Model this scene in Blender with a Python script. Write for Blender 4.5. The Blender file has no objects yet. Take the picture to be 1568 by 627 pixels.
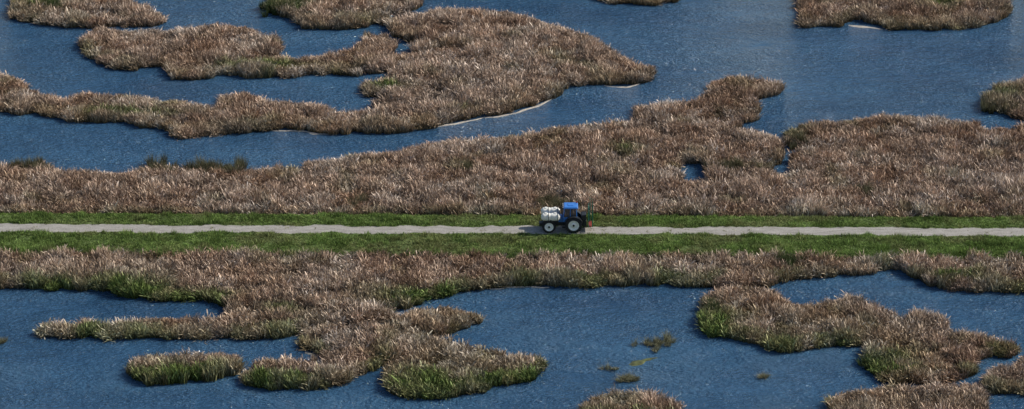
import bpy, math, random
import numpy as np
from mathutils import Vector
random.seed(7); rng=np.random.default_rng(7)
S=bpy.context.scene
S.view_settings.view_transform='Standard'; S.view_settings.look='None'; S.view_settings.exposure=0

# ---------------------------------------------------------------- survey frame
EL=math.radians(25); D=400.0; WID=130.0
C=np.array([0,-D*math.cos(EL),D*math.sin(EL)])
F=np.array([0,math.cos(EL),-math.sin(EL)]); U=np.array([0,math.sin(EL),math.cos(EL)])
K=WID/D/1568.0
def ground(px,py,z=0.0):
    px=np.asarray(px,float);py=np.asarray(py,float)
    a=(px-784)*K; b=(313-py)*K
    dx=a; dy=F[1]+b*U[1]; dz=F[2]+b*U[2]
    t=(z-C[2])/dz
    return C[0]+t*dx, C[1]+t*dy
def survey(x,y,z=0.0):
    vy=y-C[1]; vz=z-C[2]
    f=vy*F[1]+vz*F[2]; u=vy*U[1]+vz*U[2]
    return 784+x/f/K, 313-u/f/K

# ---------------------------------------------------------------- noise
_tabs={}
def vnoise(x,y,seed=0):
    if seed not in _tabs: _tabs[seed]=np.random.default_rng(seed+100).random((256,256))
    T=_tabs[seed]
    xi=np.floor(x).astype(int); yi=np.floor(y).astype(int)
    fx=x-xi; fy=y-yi; fx=fx*fx*(3-2*fx); fy=fy*fy*(3-2*fy)
    a=T[xi%256,yi%256]; b=T[(xi+1)%256,yi%256]; c=T[xi%256,(yi+1)%256]; d=T[(xi+1)%256,(yi+1)%256]
    return (a*(1-fx)+b*fx)*(1-fy)+(c*(1-fx)+d*fx)*fy
def fbm(x,y,s,seed=0,o=3):
    v=0;a=1;n=0
    for i in range(o):
        v=v+a*vnoise(x/s*2**i+17.3*i,y/s*2**i+9.1*i,seed+i); n+=a; a*=.5
    return v/n
def cells(x,y,s,seed):
    """tussock cells: (edge distance F2-F1 in m, random per cell)"""
    T=np.random.default_rng(seed).random((256,256,3))
    X=x/s;Y=y/s; xi=np.floor(X).astype(int); yi=np.floor(Y).astype(int)
    f1=np.full(x.shape,9.);f2=np.full(x.shape,9.);rid=np.zeros(x.shape)
    for i in (-1,0,1):
        for j in (-1,0,1):
            t=T[(xi+i)%256,(yi+j)%256]
            d=np.hypot(xi+i+t[...,0]-X,yi+j+t[...,1]-Y)
            nr=d<f1
            f2=np.where(nr,f1,np.minimum(f2,d)); rid=np.where(nr,t[...,2],rid); f1=np.where(nr,d,f1)
    return (f2-f1)*s,rid

# ---------------------------------------------------------------- shore outlines
P={}
P['A']=[(-60,250),(0,250),(50,250),(100,258),(150,262),(190,265),(205,258),(250,254),(290,258),(330,255),(380,260),(430,252),(468,262),(475,246),(520,238),(600,232),(640,222),(700,213),(790,208),(860,195),(930,186),(975,180),(972,165),(1010,155),(1060,153),(1085,138),(1095,120),(1135,114),(1180,122),(1200,130),(1190,145),(1150,155),(1160,170),(1155,185),(1120,190),(1150,198),(1190,210),(1200,226),(1196,244),(1178,266),(1210,266),(1216,244),(1240,230),(1212,226),(1208,200),(1240,186),(1300,182),(1350,174),(1440,178),(1490,186),(1510,200),(1540,192),(1568,188),(1640,185),(1640,344),(-60,338)]
P['B1']=[(-60,105),(0,113),(30,123),(60,138),(95,152),(140,140),(190,143),(250,152),(300,158),(325,165),(350,142),(375,140),(400,152),(450,155),(490,158),(520,170),(560,168),(590,158),(610,150),(560,148),(548,135),(570,120),(610,114),(640,112),(600,108),(598,85),(640,75),(680,66),(640,66),(612,58),(605,45),(580,38),(585,28),(640,18),(700,10),(760,15),(800,22),(850,38),(900,52),(940,75),(965,92),(1000,104),(998,122),(965,130),(900,128),(865,132),(855,145),(820,160),(780,172),(720,182),(650,195),(600,205),(540,204),(480,202),(430,196),(380,202),(320,206),(270,210),(245,195),(190,188),(120,184),(60,176),(0,172),(-60,168)]
P['B2']=[(125,58),(150,42),(210,45),(260,44),(320,37),(380,42),(425,58),(435,75),(400,82),(440,87),(480,84),(520,78),(550,72),(560,53),(590,52),(603,62),(598,80),(625,82),(660,75),(640,100),(600,110),(540,115),(480,113),(440,118),(380,118),(340,112),(320,120),(265,122),(255,103),(200,106),(150,98),(128,80)]
P['B3']=[(20,10),(30,-20),(150,-20),(190,-5),(230,12),(247,25),(243,40),(190,42),(120,42),(60,36),(20,30)]
P['B4']=[(405,12),(430,-20),(640,-20),(650,5),(620,20),(590,30),(560,42),(500,47),(465,44),(450,28),(415,22)]
P['B5']=[(900,-15),(1040,-15),(1035,2),(985,8),(930,4)]
P['B6']=[(1225,-20),(1540,-20),(1545,25),(1500,42),(1430,46),(1360,44),(1335,35),(1300,28),(1290,42),(1235,42),(1228,20)]
P['B7']=[(1640,110),(1568,118),(1530,128),(1502,148),(1515,165),(1545,178),(1568,182),(1640,190)]
P['C1']=[(-60,366),(1640,378),(1640,452),(1568,448),(1490,445),(1430,441),(1400,425),(1385,410),(1365,414),(1320,420),(1260,421),(1215,427),(1190,437),(1120,442),(1060,440),(1000,434),(900,440),(820,437),(760,441),(700,448),(650,460),(620,475),(560,480),(480,482),(400,482),(350,480),(345,470),(310,460),(250,460),(190,455),(180,445),(130,445),(60,443),(0,440),(-60,440)]
P['C2']=[(300,455),(350,465),(345,484),(270,488),(190,487),(120,492),(65,496),(55,510),(80,518),(160,517),(250,517),(350,519),(420,518),(450,512),(500,503),(580,495),(600,482),(590,460),(540,452),(480,455),(430,465),(400,478),(370,470)]
P['C3a']=[(600,482),(640,473),(690,470),(725,478),(737,490),(715,503),(670,512),(620,510),(595,500)]
P['C3b']=[(455,522),(475,500),(540,490),(600,492),(650,505),(690,520),(680,545),(600,556),(560,572),(520,588),(470,594),(410,594),(375,588),(368,572),(400,550),(440,545),(495,556),(500,550),(470,538)]
P['C3c']=[(590,570),(600,548),(640,530),(700,525),(760,535),(820,546),(833,558),(815,580),(770,592),(720,603),(660,610),(610,605),(590,590)]
P['C4']=[(195,560),(215,545),(270,540),(310,537),(355,542),(366,560),(360,575),(300,585),(230,590),(205,580)]
P['C5']=[(1072,490),(1078,455),(1110,438),(1150,435),(1190,445),(1215,462),(1270,460),(1310,450),(1350,470),(1380,490),(1375,515),(1330,530),(1270,530),(1200,538),(1130,520),(1085,512)]
P['C5b']=[(1322,545),(1335,515),(1370,500),(1385,485),(1410,472),(1440,476),(1455,505),(1500,510),(1550,525),(1558,542),(1495,552),(1488,577),(1430,587),(1350,585),(1325,562)]
P['C6']=[(1640,545),(1568,550),(1525,563),(1506,582),(1515,600),(1568,605),(1640,607)]
P['C7']=[(1275,610),(1310,597),(1380,590),(1450,587),(1500,590),(1508,610),(1510,680),(1270,680)]
P['C8']=[(895,617),(940,599),(1000,600),(1035,613),(1045,650),(885,650)]
HOLE=[(1034,266),(1046,248),(1088,250),(1086,274),(1050,278)]
GREEN=[(200,448,60,12),(620,460,70,12),(1090,500,40,25),(1350,565,60,22),(250,582,90,10),(410,588,70,9),(640,590,60,18),(780,585,60,12),(440,400,12,6),(300,460,60,7),(1440,10,30,6),(1215,205,20,8),(1535,150,30,12),(60,10,40,10),(440,5,35,12),(1470,430,40,6),(400,105,60,5),(600,138,30,5),(200,178,80,5),(960,235,24,7),(430,480,30,8)]

def inpoly(px,py,poly):
    r=np.zeros(px.shape,bool); n=len(poly)
    for i in range(n):
        x1,y1=poly[i]; x2,y2=poly[(i+1)%n]
        if y1==y2: continue
        c=((y1>py)!=(y2>py))&(px<(x2-x1)*(py-y1)/(y2-y1)+x1)
        r^=c
    return r
KEYS=list(P)
def region(px,py,qx=None,qy=None):
    """bed whose outline holds the base point (and, when given, also the tip point)"""
    r=np.full(px.shape,-1)
    for i,k in enumerate(KEYS):
        m=(r<0)&inpoly(px,py,P[k])
        if qx is not None and m.any(): m[m]=inpoly(qx[m],qy[m],P[k])
        r[m]=i
    r[inpoly(px,py,HOLE)]=-1
    if qx is not None: r[inpoly(qx,qy,HOLE)]=-1
    return r
# road centre line (z = 0.8)
RZ=0.8
xa,ya=ground(0,349.5,RZ); xb,yb=ground(1568,356,RZ)
def road_y(x): return ya+(yb-ya)*(x-xa)/(xb-xa)
def wob(x,y): 
    return (vnoise(x/1.9,y/1.9,31)-.5)*12+(vnoise(x/.7,y/.7,33)-.5)*4, (vnoise(x/1.9,y/1.9,32)-.5)*6
def land(x,y,h):
    wx,wy=wob(x,y)
    px,py=survey(x,y,0.0); qx,qy=survey(x,y,h)
    out=region(px+wx,py+wy,qx+wx,qy+wy)
    o=(px<-45)|(px>1615)|(py<-12)|(py>655)
    dy=y-road_y(x)
    n=fbm(x*.7,y,22,51)
    far=np.where((n>.5)|((dy>5)&(dy<22))|((dy<-7)&(dy>-16)),len(KEYS),-1)
    far=np.where((dy<5)&(dy>-7),-1,far)
    far=np.where((py>640)&(py<690),-1,far)
    return np.where(o,far,out)

def levee(x,y):
    dy=y-road_y(x)
    top=np.where(dy>0,np.clip((5.6-dy)/1.8,0,1),np.clip((dy+7.9)/2.0,0,1))
    top=top*top*(3-2*top)
    return top

# ---------------------------------------------------------------- material helpers
def newmat(name):
    m=bpy.data.materials.new(name); m.use_nodes=True
    nt=m.node_tree; b=nt.nodes['Principled BSDF']
    return m,nt,b
def simple(name,col,rough=.5,metal=0,noise=.0,scale=6,coat=0):
    m,nt,b=newmat(name)
    b.inputs['Roughness'].default_value=rough; b.inputs['Metallic'].default_value=metal
    b.inputs['Coat Weight'].default_value=coat
    n=nt.nodes.new('ShaderNodeTexNoise'); n.inputs['Scale'].default_value=scale; n.inputs['Detail'].default_value=4
    tc=nt.nodes.new('ShaderNodeTexCoord'); nt.links.new(tc.outputs['Object'],n.inputs['Vector'])
    r=nt.nodes.new('ShaderNodeValToRGB'); nt.links.new(n.outputs['Fac'],r.inputs['Fac'])
    r.color_ramp.elements[0].position=.3; r.color_ramp.elements[1].position=.7
    r.color_ramp.elements[0].color=tuple(c*(1-noise) for c in col)+(1,)
    r.color_ramp.elements[1].color=tuple(col)+(1,)
    nt.links.new(r.outputs['Color'],b.inputs['Base Color'])
    return m
def ramp(nt,fac,stops):
    r=nt.nodes.new('ShaderNodeValToRGB'); nt.links.new(fac,r.inputs['Fac'])
    e=r.color_ramp.elements
    while len(e)<len(stops): e.new(.5)
    for i,(p,c) in enumerate(stops): e[i].position=p; e[i].color=tuple(c)+(1,)
    return r.outputs['Color']
def noisetex(nt,vec,scale,detail=3,rough=.5,dist=0):
    n=nt.nodes.new('ShaderNodeTexNoise'); n.inputs['Scale'].default_value=scale; n.inputs['Detail'].default_value=detail; n.inputs['Roughness'].default_value=rough
    n.inputs['Distortion'].default_value=dist
    nt.links.new(vec,n.inputs['Vector']); return n.outputs['Fac']
def mapping(nt,scale,rotz=0):
    tc=nt.nodes.new('ShaderNodeTexCoord'); mp=nt.nodes.new('ShaderNodeMapping')
    mp.inputs['Scale'].default_value=scale; mp.inputs['Rotation'].default_value=(0,0,rotz)
    nt.links.new(tc.outputs['Object'],mp.inputs['Vector']); return mp.outputs['Vector']
def mix(nt,f,a,b,mode='MIX'):
    m=nt.nodes.new('ShaderNodeMix'); m.data_type='RGBA'; m.blend_type=mode
    for s,v in ((m.inputs['Factor'],f),(m.inputs['A'],a),(m.inputs['B'],b)):
        if isinstance(v,(int,float,tuple)): s.default_value=v if not isinstance(v,tuple) else v+(1,)
        else: nt.links.new(v,s)
    return m.outputs['Result']
def math_(nt,op,a,b):
    n=nt.nodes.new('ShaderNodeMath'); n.operation=op
    for s,v in zip(n.inputs,(a,b)):
        if isinstance(v,(int,float)): s.default_value=v
        else: nt.links.new(v,s)
    return n.outputs[0]

def vegmat(name,trans=.25,lo=.5,hi=1.9):
    m,nt,b=newmat(name)
    a=nt.nodes.new('ShaderNodeAttribute'); a.attribute_type='INSTANCER'; a.attribute_name='col'
    g=nt.nodes.new('ShaderNodeAttribute'); g.attribute_type='GEOMETRY'; g.attribute_name='bl'
    sep=nt.nodes.new('ShaderNodeSeparateColor'); nt.links.new(g.outputs['Color'],sep.inputs['Color'])
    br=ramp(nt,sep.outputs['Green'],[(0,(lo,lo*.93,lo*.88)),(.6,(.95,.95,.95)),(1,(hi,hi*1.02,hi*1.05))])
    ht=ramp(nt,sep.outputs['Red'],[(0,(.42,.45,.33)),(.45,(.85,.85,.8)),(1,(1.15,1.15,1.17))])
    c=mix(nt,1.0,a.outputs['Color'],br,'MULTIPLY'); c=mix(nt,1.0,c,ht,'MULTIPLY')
    nt.nodes.remove(b)
    d=nt.nodes.new('ShaderNodeBsdfDiffuse'); nt.links.new(c,d.inputs['Color'])
    if trans:
        t=nt.nodes.new('ShaderNodeBsdfTranslucent')
        ms=nt.nodes.new('ShaderNodeMixShader'); ms.inputs[0].default_value=trans
        nt.links.new(c,t.inputs['Color'])
        nt.links.new(d.outputs[0],ms.inputs[1]); nt.links.new(t.outputs[0],ms.inputs[2])
        nt.links.new(ms.outputs[0],nt.nodes['Material Output'].inputs['Surface'])
    else: nt.links.new(d.outputs[0],nt.nodes['Material Output'].inputs['Surface'])
    return m
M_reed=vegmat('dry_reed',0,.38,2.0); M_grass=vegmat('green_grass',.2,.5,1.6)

# ---------------------------------------------------------------- tuft prototypes
def tuft(name,n,rad,h0,h1,w,lean,droop,mat,seed,heads=0.0,segs=(0,.5,1.0)):
    r=np.random.default_rng(seed); V=[];Fc=[];A=[]
    for i in range(n):
        q=rad*math.sqrt(r.random()); th=r.random()*6.283
        bx,by=q*math.cos(th),q*math.sin(th)
        h=(h0+(h1-h0)*r.random())*(1-.3*(q/rad)**2); la=th+r.normal()*.9; lz=abs(r.normal())*lean
        dx,dy=math.cos(la)*lz,math.sin(la)*lz
        da=r.random()*6.283; dr=droop*r.random()
        fa=r.random()*6.283; sx,sy=math.cos(fa),math.sin(fa)
        rn=r.random(); ww=w*(.6+.8*r.random()); hd=r.random()<heads
        sg=(0,.4,.8,1.0) if hd else segs
        base=len(V)
        for k,t in enumerate(sg):
            x=bx+dx*h*t+math.cos(da)*dr*h*t**3; y=by+dy*h*t+math.sin(da)*dr*h*t**3
            z=h*t*(1-.25*dr*t*t)-.1
            wk=ww*((.4,.35,1.5,.6)[k] if hd else (1,.9,.15)[k])
            V.append((x-sx*wk/2,y-sy*wk/2,z)); V.append((x+sx*wk/2,y+sy*wk/2,z))
            g=min(1,rn+ (.3 if hd and k>=2 else 0))
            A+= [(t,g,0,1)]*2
        for k in range(len(sg)-1):
            a=base+2*k; Fc.append((a,a+1,a+3,a+2))
    me=bpy.data.meshes.new(name); me.from_pydata(V,[],Fc)
    at=me.attributes.new('bl','FLOAT_COLOR','POINT'); at.data.foreach_set('color',np.array(A,np.float32).ravel())
    me.materials.append(mat)
    return bpy.data.objects.new(name,me)
CR=bpy.data.collections.new('reed_tuft_kinds')
for i in range(8):
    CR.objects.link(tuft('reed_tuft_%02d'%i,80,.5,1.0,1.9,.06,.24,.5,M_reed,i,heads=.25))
CB=bpy.data.collections.new('rush_tuft_kinds')
for i in range(3):
    CB.objects.link(tuft('rush_tuft_%02d'%i,90,.4,1.1,2.2,.045,.3,.15,M_grass,40+i))
CG=bpy.data.collections.new('grass_tuft_kinds')
for i in range(5):
    CG.objects.link(tuft('grass_tuft_%02d'%i,40,.3,.14,.42,.06,.6,.5,M_grass,80+i))

def scatter(name,P3,rot,scl,idx,col,coll):
    n=len(P3); me=bpy.data.meshes.new(name); me.vertices.add(n)
    me.vertices.foreach_set('co',np.asarray(P3,np.float32).ravel())
    def at(nm,ty,f,d): me.attributes.new(nm,ty,'POINT').data.foreach_set(f,d)
    at('rot','FLOAT_VECTOR','vector',np.asarray(rot,np.float32).ravel())
    at('scl','FLOAT_VECTOR','vector',np.asarray(scl,np.float32).ravel())
    at('idx','INT','value',np.asarray(idx,np.int32))
    c4=np.ones((n,4),np.float32); c4[:,:3]=col; at('col','FLOAT_COLOR','color',c4.ravel())
    ob=bpy.data.objects.new(name,me); S.collection.objects.link(ob)
    ng=bpy.data.node_groups.new(name+'_scatter','GeometryNodeTree')
    ng.interface.new_socket('Geometry',in_out='INPUT',socket_type='NodeSocketGeometry')
    ng.interface.new_socket('Geometry',in_out='OUTPUT',socket_type='NodeSocketGeometry')
    N=ng.nodes; L=ng.links
    gi=N.new('NodeGroupInput'); go=N.new('NodeGroupOutput'); ip=N.new('GeometryNodeInstanceOnPoints')
    ci=N.new('GeometryNodeCollectionInfo'); ci.inputs['Collection'].default_value=coll
    ci.inputs['Separate Children'].default_value=True; ci.inputs['Reset Children'].default_value=True
    def na(nm,ty):
        a=N.new('GeometryNodeInputNamedAttribute'); a.data_type=ty; a.inputs['Name'].default_value=nm
        return [o for o in a.outputs if o.enabled and o.name=='Attribute'][0]
    L.new(gi.outputs[0],ip.inputs['Points']); L.new(ci.outputs[0],ip.inputs['Instance'])
    ip.inputs['Pick Instance'].default_value=True
    L.new(na('idx','INT'),ip.inputs['Instance Index'])
    L.new(na('rot','FLOAT_VECTOR'),ip.inputs['Rotation'])
    L.new(na('scl','FLOAT_VECTOR'),ip.inputs['Scale'])
    L.new(ip.outputs[0],go.inputs[0])
    md=ob.modifiers.new('scatter','NODES'); md.node_group=ng
    return ob
def jgrid(x0,x1,y0,y1,s):
    gx,gy=np.meshgrid(np.arange(x0,x1,s),np.arange(y0,y1,s))
    gx=gx.ravel()+(rng.random(gx.size)-.5)*s*1.1; gy=gy.ravel()+(rng.random(gy.size)-.5)*s*1.1
    return gx,gy

# ---------------------------------------------------------------- terrain
def axis(fine0,fine1,step,lim):
    a=list(np.arange(fine0,fine1+.01,step)); d=step
    v=a[-1]; up=[]
    while v<lim: d*=1.35; v+=d; up.append(v)
    d=step; v=a[0]; dn=[]
    while v>-lim: d*=1.35; v-=d; dn.append(v)
    return np.array(dn[::-1]+a+up)
ax=axis(-95,95,.5,3000); ay=axis(-95,120,.5,3000)
GX,GY=np.meshgrid(ax,ay); 
lm=(land(GX.ravel(),GY.ravel(),1.2)>=0).reshape(GX.shape).astype(float)
for _ in range(2):
    lm[1:-1,1:-1]=(lm[1:-1,1:-1]*2+lm[:-2,1:-1]+lm[2:,1:-1]+lm[1:-1,:-2]+lm[1:-1,2:])/6
Z=-.5+lm*.62
lv=levee(GX,GY); 
lf=np.clip(np.minimum(7.6-(GY-road_y(GX)),(GY-road_y(GX))+10)/2,0,1)
Z=np.maximum(Z,-.5+.6*lf)
Z=Z*(1-lv)+lv*(RZ+(fbm(GX,GY,3,5)-.5)*.12*(np.abs(GY-road_y(GX))>1.7))
nx,ny=len(ax),len(ay)
co=np.stack([GX,GY,Z],-1).reshape(-1,3)
ii=np.arange(nx*ny).reshape(ny,nx)
fs=np.stack([ii[:-1,:-1],ii[:-1,1:],ii[1:,1:],ii[1:,:-1]],-1).reshape(-1,4)
me=bpy.data.meshes.new('ground'); me.from_pydata(co.tolist(),[],fs.tolist())
me.polygons.foreach_set('use_smooth',[True]*len(fs))
lvv=me.attributes.new('lev','FLOAT','POINT'); lvv.data.foreach_set('value',lv.ravel().astype(np.float32))
gd=bpy.data.objects.new('ground',me); S.collection.objects.link(gd)
m,nt,b=newmat('marsh_ground'); v=mapping(nt,(1,1,1))
mud=ramp(nt,noisetex(nt,v,.8,5),[(.3,(.045,.034,.023)),(.7,(.11,.083,.056))])
gr=ramp(nt,noisetex(nt,v,.9,6,.7),[(.3,(.05,.08,.018)),(.55,(.09,.13,.03)),(.75,(.15,.16,.07))])
at=nt.nodes.new('ShaderNodeAttribute'); at.attribute_name='lev'
nt.links.new(mix(nt,at.outputs['Fac'],mud,gr),b.inputs['Base Color']); b.inputs['Roughness'].default_value=.95
bp=nt.nodes.new('ShaderNodeBump'); bp.inputs['Distance'].default_value=.15; nt.links.new(noisetex(nt,v,4,5),bp.inputs['Height']); nt.links.new(bp.outputs[0],b.inputs['Normal'])
me.materials.append(m)

# ---------------------------------------------------------------- water
me=bpy.data.meshes.new('water'); L=3000
me.from_pydata([(-L,-L,0),(L,-L,0),(L,L,0),(-L,L,0)],[],[(0,1,2,3)])
wt=bpy.data.objects.new('water',me); S.collection.objects.link(wt)
m,nt,b=newmat('lake_water')
v1=mapping(nt,(.5,1.25,1),math.radians(10)); v2=mapping(nt,(1.1,2.2,1),math.radians(-14)); v3=mapping(nt,(.025,.07,1),.25); v4=mapping(nt,(.08,.15,1),-.5)
h1=noisetex(nt,v1,1.0,4,.62,.6); h2=noisetex(nt,v2,1.7,3,.6,.4); big=noisetex(nt,v3,1.0,5,.65); gust=noisetex(nt,v4,1.0,5,.62)
gs=math_(nt,'MULTIPLY_ADD',gust,2.2); gs.node.inputs[2].default_value=-.5
hs_=math_(nt,'MULTIPLY',math_(nt,'ADD',h1,h2),gs)
bp=nt.nodes.new('ShaderNodeBump'); bp.inputs['Distance'].default_value=.75; bp.inputs['Strength'].default_value=1
nt.links.new(hs_,bp.inputs['Height']); nt.links.new(bp.outputs[0],b.inputs['Normal'])
cc=ramp(nt,big,[(.3,(.022,.064,.125)),(.7,(.050,.125,.215))])
cg=ramp(nt,gust,[(.3,(.72,.75,.78)),(.7,(1.25,1.22,1.2))])
nt.links.new(mix(nt,1.0,cc,cg,'MULTIPLY'),b.inputs['Base Color'])
b.inputs['Roughness'].default_value=.1; b.inputs['IOR'].default_value=1.36
me.materials.append(m)

# ---------------------------------------------------------------- road
xs=np.arange(-400,400,.25); n=len(xs); yc=road_y(xs)
def wNf(x): return 1.15+(fbm(x,x*0,2.2,61)-.5)*1.0
def wSf(x): return 1.0+(fbm(x,x*0+50,2.0,65)-.5)*1.1
wN=wNf(xs); wS=wSf(xs)
V=[];Fc=[]
cols=5
for i in range(n):
    for k in range(cols):
        f=k/(cols-1); dy=-wS[i]*(1-f)+wN[i]*f
        V.append((xs[i],yc[i]+dy,RZ+.03+.03*(1-(2*f-1)**2)))
for i in range(n-1):
    for k in range(cols-1):
        a=i*cols+k; Fc.append((a,a+cols,a+cols+1,a+1))
me=bpy.data.meshes.new('gravel_road'); me.from_pydata(V,[],Fc)
ob=bpy.data.objects.new('gravel_road',me); S.collection.objects.link(ob)
m,nt,b=newmat('gravel'); v=mapping(nt,(.35,1.6,1)); vv=mapping(nt,(1,1,1))
c1=ramp(nt,noisetex(nt,v,1.2,6,.7),[(.3,(.20,.185,.165)),(.7,(.40,.375,.34))])
c2=ramp(nt,noisetex(nt,vv,6,3),[(.3,(.72,.71,.68)),(.7,(1.1,1.1,1.1))])
nt.links.new(mix(nt,1.0,c1,c2,'MULTIPLY'),b.inputs['Base Color']); b.inputs['Roughness'].default_value=.95
me.materials.append(m)

# ---------------------------------------------------------------- pale mud shoreline
def ribbon(pts,w,name='mud_shoreline'):
    V=[];Fc=[]
    px=[];py=[]
    for (a,b_),(c,d) in zip(pts[:-1],pts[1:]):
        k=max(2,int(math.hypot(c-a,d-b_)/4))
        for j in range(k): px.append(a+(c-a)*j/k); py.append(b_+(d-b_)*j/k)
    x,y=ground(px,py,0)
    for i in range(len(x)):
        j=min(i+1,len(x)-1); k=max(i-1,0); tx,ty=x[j]-x[k],y[j]-y[k]; l=math.hypot(tx,ty)+1e-6; nx_,ny_=-ty/l,tx/l
        ww=w*(.15+1.4*vnoise(np.array([x[i]/1.1]),np.array([y[i]/1.1]),71)[0])*math.sin(math.pi*(i+.5)/len(x))**.4
        o=(vnoise(np.array([x[i]/2.]),np.array([y[i]/2.]),72)[0]-.5)*.8
        for s in (-1,0,1): V.append((x[i]+nx_*(ww*s+o),y[i]+ny_*(ww*s+o),.03+.05*(s==0) -.06*(s!=0)))
    for i in range(len(x)-1):
        for s in range(2):
            a=i*3+s; Fc.append((a,a+3,a+4,a+1))
    me=bpy.data.meshes.new(name); me.from_pydata(V,[],Fc); me.materials.append(M_mud)
    o=bpy.data.objects.new(name,me); S.collection.objects.link(o)
M_mud=simple('pale_mud',(.46,.41,.34),.8,0,.45,3)
ribbon([(632,198),(680,192),(725,184),(780,175),(822,162),(850,149),(868,134),(872,130),(900,130)],.42)
ribbon([(925,131),(960,133),(985,128)],.35)
ribbon([(1300,38),(1318,41),(1340,44),(1356,46)],.4)
ribbon([(320,208),(345,206)],.3)
ribbon([(415,199),(450,200),(480,204),(520,206)],.35)
ribbon([(490,550),(480,542),(462,540)],.5)
ribbon([(1036,252),(1050,250)],.6)
ribbon([(750,442),(800,441),(845,439)],.22)

# ---------------------------------------------------------------- reeds
def beds(step,edge_only,wscale):
    x,y=jgrid(-92,92,-90,118,step)
    ddx=(fbm(x,y,1.6,111,2)-.5)*2.6; ddy=(fbm(x,y,1.6,115,2)-.5)*2.6
    ed,rid=cells(x+ddx,y+ddy,5.0,3); ed2,rid2=cells(x+ddx*.6,y+ddy*.6,2.0,4)
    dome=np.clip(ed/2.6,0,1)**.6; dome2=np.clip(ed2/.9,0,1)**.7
    m2=fbm(x,y,2.0,13,2)
    hh=.5+dome*(.5+1.0*rid)+dome2*(.1+.5*rid2)+.45*(m2-.3)
    dy=y-road_y(x)
    lane=~((dy<5.2)&(dy>-7.0))
    x,y,dome,dome2,hh,rid,rid2=[a[lane] for a in (x,y,dome,dome2,hh,rid,rid2)]
    reg=land(x,y,hh*.95)
    for f in (.75,.5):
        bad=reg<0
        h_=np.maximum(hh[bad]*f,.55)
        reg[bad]=land(x[bad],y[bad],h_*.95); hh[bad]=h_
    px,py=survey(x,y); wx,wy=wob(x,y)
    fr=(region(px+wx,py+wy+9)<0)|(region(px+wx-9,py+wy)<0)|(region(px+wx+9,py+wy)<0)
    keep=reg>=0
    out=(px<-60)|(px>1630)|(py<-25)|(py>660)
    if edge_only: keep&=fr&~out; hh=np.maximum(hh,1.0)*.95
    else:
        keep&=~(out&(rng.random(len(x))<.35))
        keep&=~((dome<.35)&(rng.random(len(x))<.5)&~fr)
    x,y,hh,reg,px,py,dome,dome2,rid,rid2=[a[keep] for a in (x,y,hh,reg,px,py,dome,dome2,rid,rid2)]
    n=len(x)
    g=np.zeros(n)
    for a,b_,sx,sy in GREEN: g=np.maximum(g,np.exp(-((px-a)/sx)**2-((py-b_)/sy)**2))
    fr=region(px,py+12)<0
    g=np.clip(g*.9*(.3+1.1*vnoise(x/1.2,y/1.2,23))+ .75*fr*(py>420)*vnoise(x/2,y/2,24)+.25*fr*(py<=420)*vnoise(x/3,y/3,25)+.5*(fbm(x,y,9,27)-.45)*(py>390)+1.6*np.clip(fbm(x,y,3.5,28)-.62,0,1),0,1)
    f1=np.clip(.5*fbm(x,y,7,41)+.5*rid,0,1)[:,None]; f2=vnoise(x/1.1,y/1.1,45)[:,None]; f3=rng.random((n,1))
    base=np.array([.345,.235,.158])*(1-f1)+np.array([.45,.355,.278])*f1
    base=base*(.48+.42*f2+.42*f3+.28*(rid2[:,None]-.5))*(.62+.42*dome[:,None])  # reeds tinted darker in tussock creases: valley shade painted into their colour
    red=np.clip((fbm(x,y,4,47)-.45)*4,0,1)[:,None]; base=base*(1-red*.42)+np.array([.22,.12,.065])*red*.42
    pale=(np.clip((fbm(x,y,3,57)-.55)*6,0,1)*(rng.random(n)<.6))[:,None]; base=base*(1-pale*.5)+np.array([.56,.49,.41])*pale*.5
    grn=np.array([.12,.155,.048])*(.6+.7*f3)
    col=base*(1-g[:,None])+grn*g[:,None]
    zr=rng.random(n)*6.283
    ta=fbm(x,y,5,81,2)*12; tm=.05+.45*vnoise(x/2.2,y/2.2,85)
    if edge_only: tm=tm*.5
    wx=np.cos(ta)*tm; wy=np.sin(ta)*tm
    lx=wx*np.cos(-zr)-wy*np.sin(-zr); ly=wx*np.sin(-zr)+wy*np.cos(-zr)
    rot=np.stack([-ly,lx,zr],-1)
    sw=(.95+.4*rng.random(n))*wscale
    P3=np.stack([x,y,.08+levee(x,y)*.6],-1)
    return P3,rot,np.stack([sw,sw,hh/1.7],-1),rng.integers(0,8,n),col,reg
b1=beds(.66,False,1.0); b2=beds(.55,True,.72)
P3,rot,scl,idx,col,reg=[np.concatenate([a,b_]) for a,b_ in zip(b1,b2)]
print('REEDS',len(b1[0]),len(b2[0]))
for r in range(len(KEYS)+1):
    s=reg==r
    if s.sum()>5: scatter('reed_bed',P3[s],rot[s],scl[s],idx[s],col[s],CR)

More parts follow.
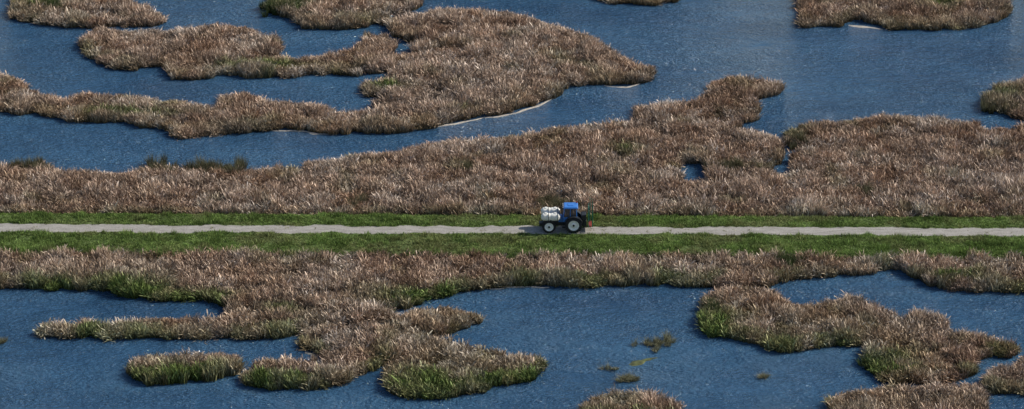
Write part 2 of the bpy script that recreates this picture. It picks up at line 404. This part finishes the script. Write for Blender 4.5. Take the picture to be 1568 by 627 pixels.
# darker rushes: (x, y, spread, height, dark green?)
RB=[(50,262,24,.95,0),(235,262,18,.95,0),(262,266,12,.8,0),(310,263,20,1.0,0),(345,266,26,.9,0),(368,260,6,1.1,0),(435,18,26,1.2,1),(420,16,14,1.1,1),(465,14,14,1.1,1),(85,16,34,1.1,1),(712,262,14,1.1,0),(870,322,30,1.0,0),(845,320,14,1.0,0),(650,386,16,1.1,0),(1095,388,12,1.2,0),(1215,406,20,1.2,1),(1200,400,12,1.2,1),(1540,168,24,1.1,0),(1515,162,12,1.1,0),(1120,262,30,1.1,0),(1225,222,14,1.1,0),(640,391,8,1.0,0),(1330,300,12,1.0,0),(960,235,14,1.0,0),(550,318,14,1.0,0),(740,300,16,1.0,0),(1090,478,16,.9,1),(1345,560,20,.8,1)]
X=[];Y=[];Hs=[];rc=[]
for a,b_,s,h,dk in RB:
    k=int(s*.9)
    for j in range(k):
        qx=a+rng.normal()*s*.6; qy=b_+rng.normal()*4.0
        gx,gy=ground(qx,qy); d=gy-road_y(gx)
        if -7.2<d<5.4: continue
        X.append(float(gx));Y.append(float(gy));Hs.append(h*(.6+.5*rng.random()))
        q=.6+.8*rng.random(); rc.append([.075*q,.10*q,.04*q] if dk else [.14*q,.13*q,.075*q])
def smallpatch(a,b_,sx,sy,k,h):
    for j in range(k):
        gx,gy=ground(a+rng.normal()*sx,b_+rng.normal()*sy); X.append(float(gx));Y.append(float(gy));Hs.append(h*(.5+.8*rng.random())); rc.append([.25,.24,.15])
smallpatch(1000,528,9,5,7,.45); smallpatch(1018,524,8,4,7,.6); smallpatch(962,582,9,2.2,12,.28); smallpatch(1168,578,5,1,4,.2)
smallpatch(3,524,5,1,5,.3); smallpatch(935,566,5,1,3,.2)
X=np.array(X);Y=np.array(Y);Hs=np.array(Hs);n=len(X)
scatter('rush_clump',np.stack([X,Y,np.full(n,.05)],-1),np.stack([rng.normal(size=n)*.16,rng.normal(size=n)*.16,rng.random(n)*6.28],-1),np.stack([np.full(n,.9)]*2+[Hs],-1),rng.integers(0,3,n),np.array(rc),CB)
# floating weed mat
k=40
me=bpy.data.meshes.new('floating_weed')
ring=[]
for i in range(k):
    t=i/k*6.283; rr=1+.25*math.sin(3*t+1)+.12*math.sin(7*t)
    ring.append((982+math.cos(t)*21*rr,554-math.cos(t)*6-math.sin(t)*4.0*rr))
a,b_=ground([q[0] for q in ring],[q[1] for q in ring]); cx,cy=a.mean(),b_.mean()
V=[(cx,cy,.12)]+[(a[i]*.6+cx*.4,b_[i]*.6+cy*.4,.10) for i in range(k)]+[(a[i],b_[i],-.03) for i in range(k)]
Fc=[(0,1+i,1+(i+1)%k) for i in range(k)]+[(1+i,1+k+i,1+k+(i+1)%k,1+(i+1)%k) for i in range(k)]
me.from_pydata(V,[],Fc); me.materials.append(simple('algae',(.10,.115,.035),.9,0,.7,2))
o=bpy.data.objects.new('floating_weed',me); S.collection.objects.link(o)

# ---------------------------------------------------------------- verge grass
x,y=jgrid(-92,92,-20,20,.32); 
y=y+road_y(x)
dy=y-road_y(x)
eN=wNf(x)+.05; eS=wSf(x)+.05
ok=((dy>eN)&(dy<5.3))|((dy<-eS)&(dy>-7.6))
ok&=rng.random(len(x))<.9
cen=(np.abs(dy)<.25)&(rng.random(len(x))<.25*(vnoise(x/4,y*0,90)>.5))
ok|=cen
cn=cen[ok]; x,y,dy=x[ok],y[ok],dy[ok]; n=len(x); print('GRASS',n)
f=fbm(x,y,2.4,91)[:,None]; f2=vnoise(x/.7,y/.7,95)[:,None]; f3=rng.random((n,1))
c=np.array([.115,.175,.045])*(1-f)+np.array([.24,.325,.10])*f
f4=fbm(x*.5,y,2.0,93)[:,None]
c=c*(.25+.5*f2+.4*f3+.7*f4)
dryy=np.clip((fbm(x,y,3,97)-.48)*5,0,1)[:,None]*.5; c=c*(1-dryy)+np.array([.28,.255,.13])*dryy
c[cn]=np.array([.26,.25,.10])
hs=.3+1.5*fbm(x,y,1.6,99)**1.5+1.3*(vnoise(x/1.2,y/1.2,98)>.72); hs[cn]*=.35
lvz=levee(x,y)*RZ+(1-levee(x,y))*.1
scatter('grass_verge',np.stack([x,y,lvz],-1),np.stack([rng.normal(size=n)*.15,rng.normal(size=n)*.15,rng.random(n)*6.28],-1),np.stack([np.full(n,.95),np.full(n,.95),hs],-1),rng.integers(0,5,n),c,CG)

# ---------------------------------------------------------------- tractor
tx,ty=ground(859.5,357,RZ+.05); 
root=bpy.data.objects.new('tractor',None); S.collection.objects.link(root)
root.location=(float(tx),float(ty)+1.15,RZ+.06)
M_blue=simple('blue_paint',(.035,.18,.54),.35,0,.15,3,.5)
M_tank=simple('white_plastic',(.80,.78,.70),.45,0,.2,3)
M_tyre=simple('tyre_rubber',(.022,.022,.024),.85,0,.4,8)
M_rim=simple('cream_rim',(.84,.83,.78),.45,0,.12,4)
M_dark=simple('dark_steel',(.03,.032,.036),.5,.3,.3,5)
M_green=simple('green_steel',(.015,.13,.085),.45,0,.25,5)
M_red=simple('red_steel',(.35,.04,.03),.45,0,.2,5)
M_glass=simple('tinted_glass',(.03,.045,.055),.05,0,.1,1,1)
def link(name,me,mat,smooth=False,bev=0):
    o=bpy.data.objects.new(name,me); S.collection.objects.link(o); o.parent=root; me.materials.append(mat)
    if smooth: me.polygons.foreach_set('use_smooth',[True]*len(me.polygons))
    if bev:
        bm=o.modifiers.new('b','BEVEL'); bm.width=bev; bm.segments=3
    return o
def hexa(name,lo,hi,mat,bev=.04,top=None):
    """box; top=(x0,x1,y0,y1) overrides the top rectangle"""
    x0,y0,z0=lo;x1,y1,z1=hi
    a0,a1,b0,b1=top if top else (x0,x1,y0,y1)
    V=[(x0,y0,z0),(x1,y0,z0),(x1,y1,z0),(x0,y1,z0),(a0,b0,z1),(a1,b0,z1),(a1,b1,z1),(a0,b1,z1)]
    me=bpy.data.meshes.new(name); me.from_pydata(V,[],[(3,2,1,0),(4,5,6,7),(0,1,5,4),(1,2,6,5),(2,3,7,6),(3,0,4,7)])
    return link(name,me,mat,False,bev)
def rod(name,p,q,r,mat,seg=8):
    p=Vector(p);q=Vector(q);d=(q-p).normalized(); u=d.orthogonal().normalized(); w=d.cross(u)
    V=[];Fc=[]
    for e in (p,q):
        for i in range(seg):
            t=i/seg*6.2832; V.append(tuple(e+(u*math.cos(t)+w*math.sin(t))*r))
    for i in range(seg): j=(i+1)%seg; Fc.append((i,j,seg+j,seg+i))
    Fc+= [tuple(range(seg))[::-1],tuple(range(seg,2*seg))]
    me=bpy.data.meshes.new(name); me.from_pydata(V,[],Fc); return link(name,me,mat)
def lathe(name,prof,cx,cy,cz,mat,seg=40):
    V=[];Fc=[];n=len(prof)
    for i in range(seg):
        t=i/seg*6.2832
        for r,yy in prof: V.append((cx+r*math.cos(t),cy+yy,cz+r*math.sin(t)))
    for i in range(seg):
        j=(i+1)%seg
        for k in range(n-1): Fc.append((i*n+k,i*n+k+1,j*n+k+1,j*n+k))
    me=bpy.data.meshes.new(name); me.from_pydata(V,[],Fc); return link(name,me,mat,True)
def wheel(nm,cx,cy,r,w,rr):
    s=-1 if cy<0 else 1
    h=w/2
    lathe(nm+'_tyre',[(rr,-h*.8),(rr+.05,-h),(r*.86,-h*1.02),(r*.97,-h*.85),(r,-h*.5),(r,h*.5),(r*.97,h*.85),(r*.86,h*1.02),(rr+.05,h),(rr,h*.8)],cx,cy,r,M_tyre)
    V=[];Fc=[]
    for i in range(22):
        for sd in (-1,1):
            t=(i+(.5 if sd>0 else 0))/22*6.2832; dt=.05; sk=.16
            b0=len(V)
            for (yy,off) in ((0,0),(sd*h*.95,sk)):
                for e in (-dt,dt):
                    for rad in (r-.03,r+.045):
                        V.append((cx+rad*math.cos(t+off+e),cy+yy,r+rad*math.sin(t+off+e)))
            Fc+=[(b0+1,b0+3,b0+7,b0+5),(b0,b0+1,b0+5,b0+4),(b0+2,b0+6,b0+7,b0+3),(b0,b0+2,b0+3,b0+1),(b0+4,b0+5,b0+7,b0+6)]
    me=bpy.data.meshes.new(nm+'_lugs'); me.from_pydata(V,[],Fc); link(nm+'_lugs',me,M_tyre)
    lathe(nm+'_rim',[(rr+.01,s*h*.8),(rr+.01,s*h*.95),(rr-.05,s*h*.9),(rr-.08,s*h*.6),(rr*.45,s*h*.5),(rr*.42,s*h*.66),(.0,s*h*.7)],cx,cy,r,M_rim)
    lathe(nm+'_hub',[(.13,s*h*.6),(.13,s*h*1.0),(0,s*h*1.02)],cx,cy,r,M_dark,16)
for sy,nn in ((-1,'near'),(1,'far')):
    wheel('front_wheel_'+nn,-1.52,sy*.92,.80,.42,.54)
    wheel('rear_wheel_'+nn,1.52,sy*.92,1.02,.55,.66)
hexa('chassis',(-2.1,-.3,.6),(2.1,.3,1.15),M_dark,.05)
hexa('front_axle',(-1.65,-.75,.68),(-1.4,.75,.92),M_dark,.03)
hexa('rear_axle',(1.35,-.75,.85),(1.7,.75,1.15),M_dark,.03)
hexa('bonnet',(-2.35,-.42,1.12),(.25,.42,2.0),M_blue,.12,(-2.15,.25,-.34,.34))
hexa('grille',(-2.42,-.3,1.15),(-2.33,.3,1.8),M_dark,.02)
hexa('front_weight',(-2.75,-.4,.62),(-2.2,.4,1.0),M_dark,.06)
for sy,nn in ((-1,'near'),(1,'far')):
    y0=sy*.82
    V=[];Fc=[];seg=20;st=22
    for i in range(st+1):
        u=i/st; xx=-2.5+2.35*u
        e=min(1,math.sin(math.pi*min(max(u,.0),1))*3.2)**.5 if 0<u<1 else .0
        lob=1-.13*math.exp(-((u-.5)/.035)**2)-.05*math.exp(-((u-.25)/.02)**2)-.05*math.exp(-((u-.75)/.02)**2)
        for k in range(seg):
            t=k/seg*6.2832; c_,s_=math.cos(t),math.sin(t)
            q=(abs(c_)**3+abs(s_)**3)**(-1/3)
            V.append((xx,y0+.42*q*c_*lob*max(e,.55),2.08+.46*q*s_*lob*max(e,.55)))
    for i in range(st):
        for k in range(seg):
            j=(k+1)%seg; Fc.append((i*seg+k,i*seg+j,(i+1)*seg+j,(i+1)*seg+k))
    Fc+=[tuple(range(seg))[::-1],tuple(range(st*seg,(st+1)*seg))]
    me=bpy.data.meshes.new('tank_'+nn); me.from_pydata(V,[],Fc); link('saddle_tank_'+nn,me,M_tank,True)
    for xx in (-1.9,-.75): 
        rod('tank_lid_'+nn,(xx,y0,2.5),(xx,y0,2.62),.17,M_tank,16)
        hexa('tank_strap_'+nn,(xx+.28,y0-.44,1.55),(xx+.33,y0+.44,2.56),M_dark,.005)
    hexa('tank_cradle_'+nn,(-2.3,y0-.4,1.5),(-.35,y0+.4,1.62),M_dark,.02)
    rod('tank_bracket_'+nn,(-1.0,sy*.25,1.0),(-1.0,sy*.9,1.52),.05,M_dark)
    V=[];Fc=[]
    for i in range(13):
        t=math.radians(20+i*12); 
        for (rad,yy) in ((1.12,.62),(1.12,1.2),(1.17,1.2),(1.17,.62)):
            V.append((1.52+rad*math.cos(t),sy*yy,1.0+rad*math.sin(t)))
    for i in range(12):
        for k in range(4):
            j=(k+1)%4; Fc.append((i*4+k,i*4+j,i*4+4+j,i*4+4+k))
    me=bpy.data.meshes.new('fender'); me.from_pydata(V,[],Fc); link('rear_fender_'+nn,me,M_dark)
    hexa('cab_step_'+nn,(.1,sy*.75-.2,.6),(.5,sy*.75+.2,.66),M_dark,.01)
    hexa('cab_step_'+nn,(.15,sy*.7-.18,1.0),(.5,sy*.7+.18,1.06),M_dark,.01)
    rod('mirror_arm_'+nn,(.3,sy*.8,2.9),(.15,sy*1.2,2.85),.025,M_dark)
    hexa('mirror_'+nn,(.1,sy*1.2-.1,2.5),(.15,sy*1.2+.1,2.85),M_dark,.01)
# cab
hexa('cab_base',(.2,-.72,1.3),(1.95,.72,1.98),M_blue,.05)
hexa('cab_glass',(.26,-.74,1.98),(1.9,.74,3.1),M_glass,.03,(.42,1.85,-.66,.66))
for sy in (-1,1):
    for (a,b0) in ((.26,.42),(1.08,1.12),(1.9,1.85)):
        rod('cab_post',(a,sy*.755,1.96),(b0,sy*.68,3.12),.05,M_blue)
hexa('cab_roof',(.2,-.84,3.1),(2.1,.84,3.36),M_blue,.1,(.32,2.0,-.74,.74))
hexa('roof_hatch',(.8,-.35,3.36),(1.5,.35,3.41),M_blue,.02)
rod('exhaust',(.1,.42,1.9),(.1,.42,3.15),.06,M_dark)
rod('beacon',(1.9,.5,3.36),(1.9,.5,3.55),.07,M_red)
for sy in (-.5,0,.5): hexa('roof_light',(.17,sy-.1,3.15),(.22,sy+.1,3.27),M_rim,.01)
# rear sprayer
hexa('linkage',(2.1,-.4,.6),(2.75,.4,.9),M_dark,.04)
hexa('pump_box',(2.65,-.55,.55),(3.15,.55,1.35),M_dark,.06)
hexa('rear_tank',(2.45,-.6,1.4),(3.1,.6,2.2),M_dark,.12)
for sy in (-1,1):
    yy=sy*.95
    rod('boom_mast',(3.35,yy*.5,.5),(3.35,yy*.5,3.2),.06,M_green)
    for k,(xx,top) in enumerate(((3.55,3.9),(3.85,3.75))):
        rod('folded_boom',(xx,yy,.75),(xx,yy,top),.045,M_green)
        rod('folded_boom',(xx,yy-sy*.35,.75),(xx,yy-sy*.35,top),.035,M_green)
        z=.8; s_=1
        while z<top-.3:
            rod('boom_lattice',(xx,yy if s_>0 else yy-sy*.35,z),(xx,yy-sy*.35 if s_>0 else yy,z+.35),.022,M_green); z+=.35; s_=-s_
for z in (.8,1.5,2.3,3.1):
    rod('boom_crossbar',(3.38,-1.0,z),(3.38,1.0,z),.045,M_green)
hexa('hitch_bracket',(3.4,-.8,.62),(3.75,.8,.78),M_red,.02)

# ---------------------------------------------------------------- light, sky, camera
to=Vector((.72,.15,.60)).normalized()
sl=bpy.data.lights.new('sun','SUN'); sl.energy=5.0; sl.angle=math.radians(.5); sl.color=(1,.95,.87)
so=bpy.data.objects.new('sun',sl); S.collection.objects.link(so); so.rotation_euler=to.to_track_quat('Z','Y').to_euler()
w=bpy.data.worlds.new('World'); S.world=w; w.use_nodes=True; nt=w.node_tree
sk=nt.nodes.new('ShaderNodeTexSky'); sk.sky_type='NISHITA'; sk.sun_disc=False
sk.sun_elevation=math.asin(to.z); sk.sun_rotation=math.atan2(to.x,to.y)
bg=nt.nodes['Background']; bg.inputs['Strength'].default_value=.12; nt.links.new(sk.outputs[0],bg.inputs['Color'])
cd=bpy.data.cameras.new('camera'); cd.sensor_width=36; cd.lens=36*D/WID; cd.clip_end=10000; cd.clip_start=1
co_=bpy.data.objects.new('camera',cd); S.collection.objects.link(co_)
co_.location=tuple(C); co_.rotation_euler=(math.radians(90)-EL,0,0); S.camera=co_
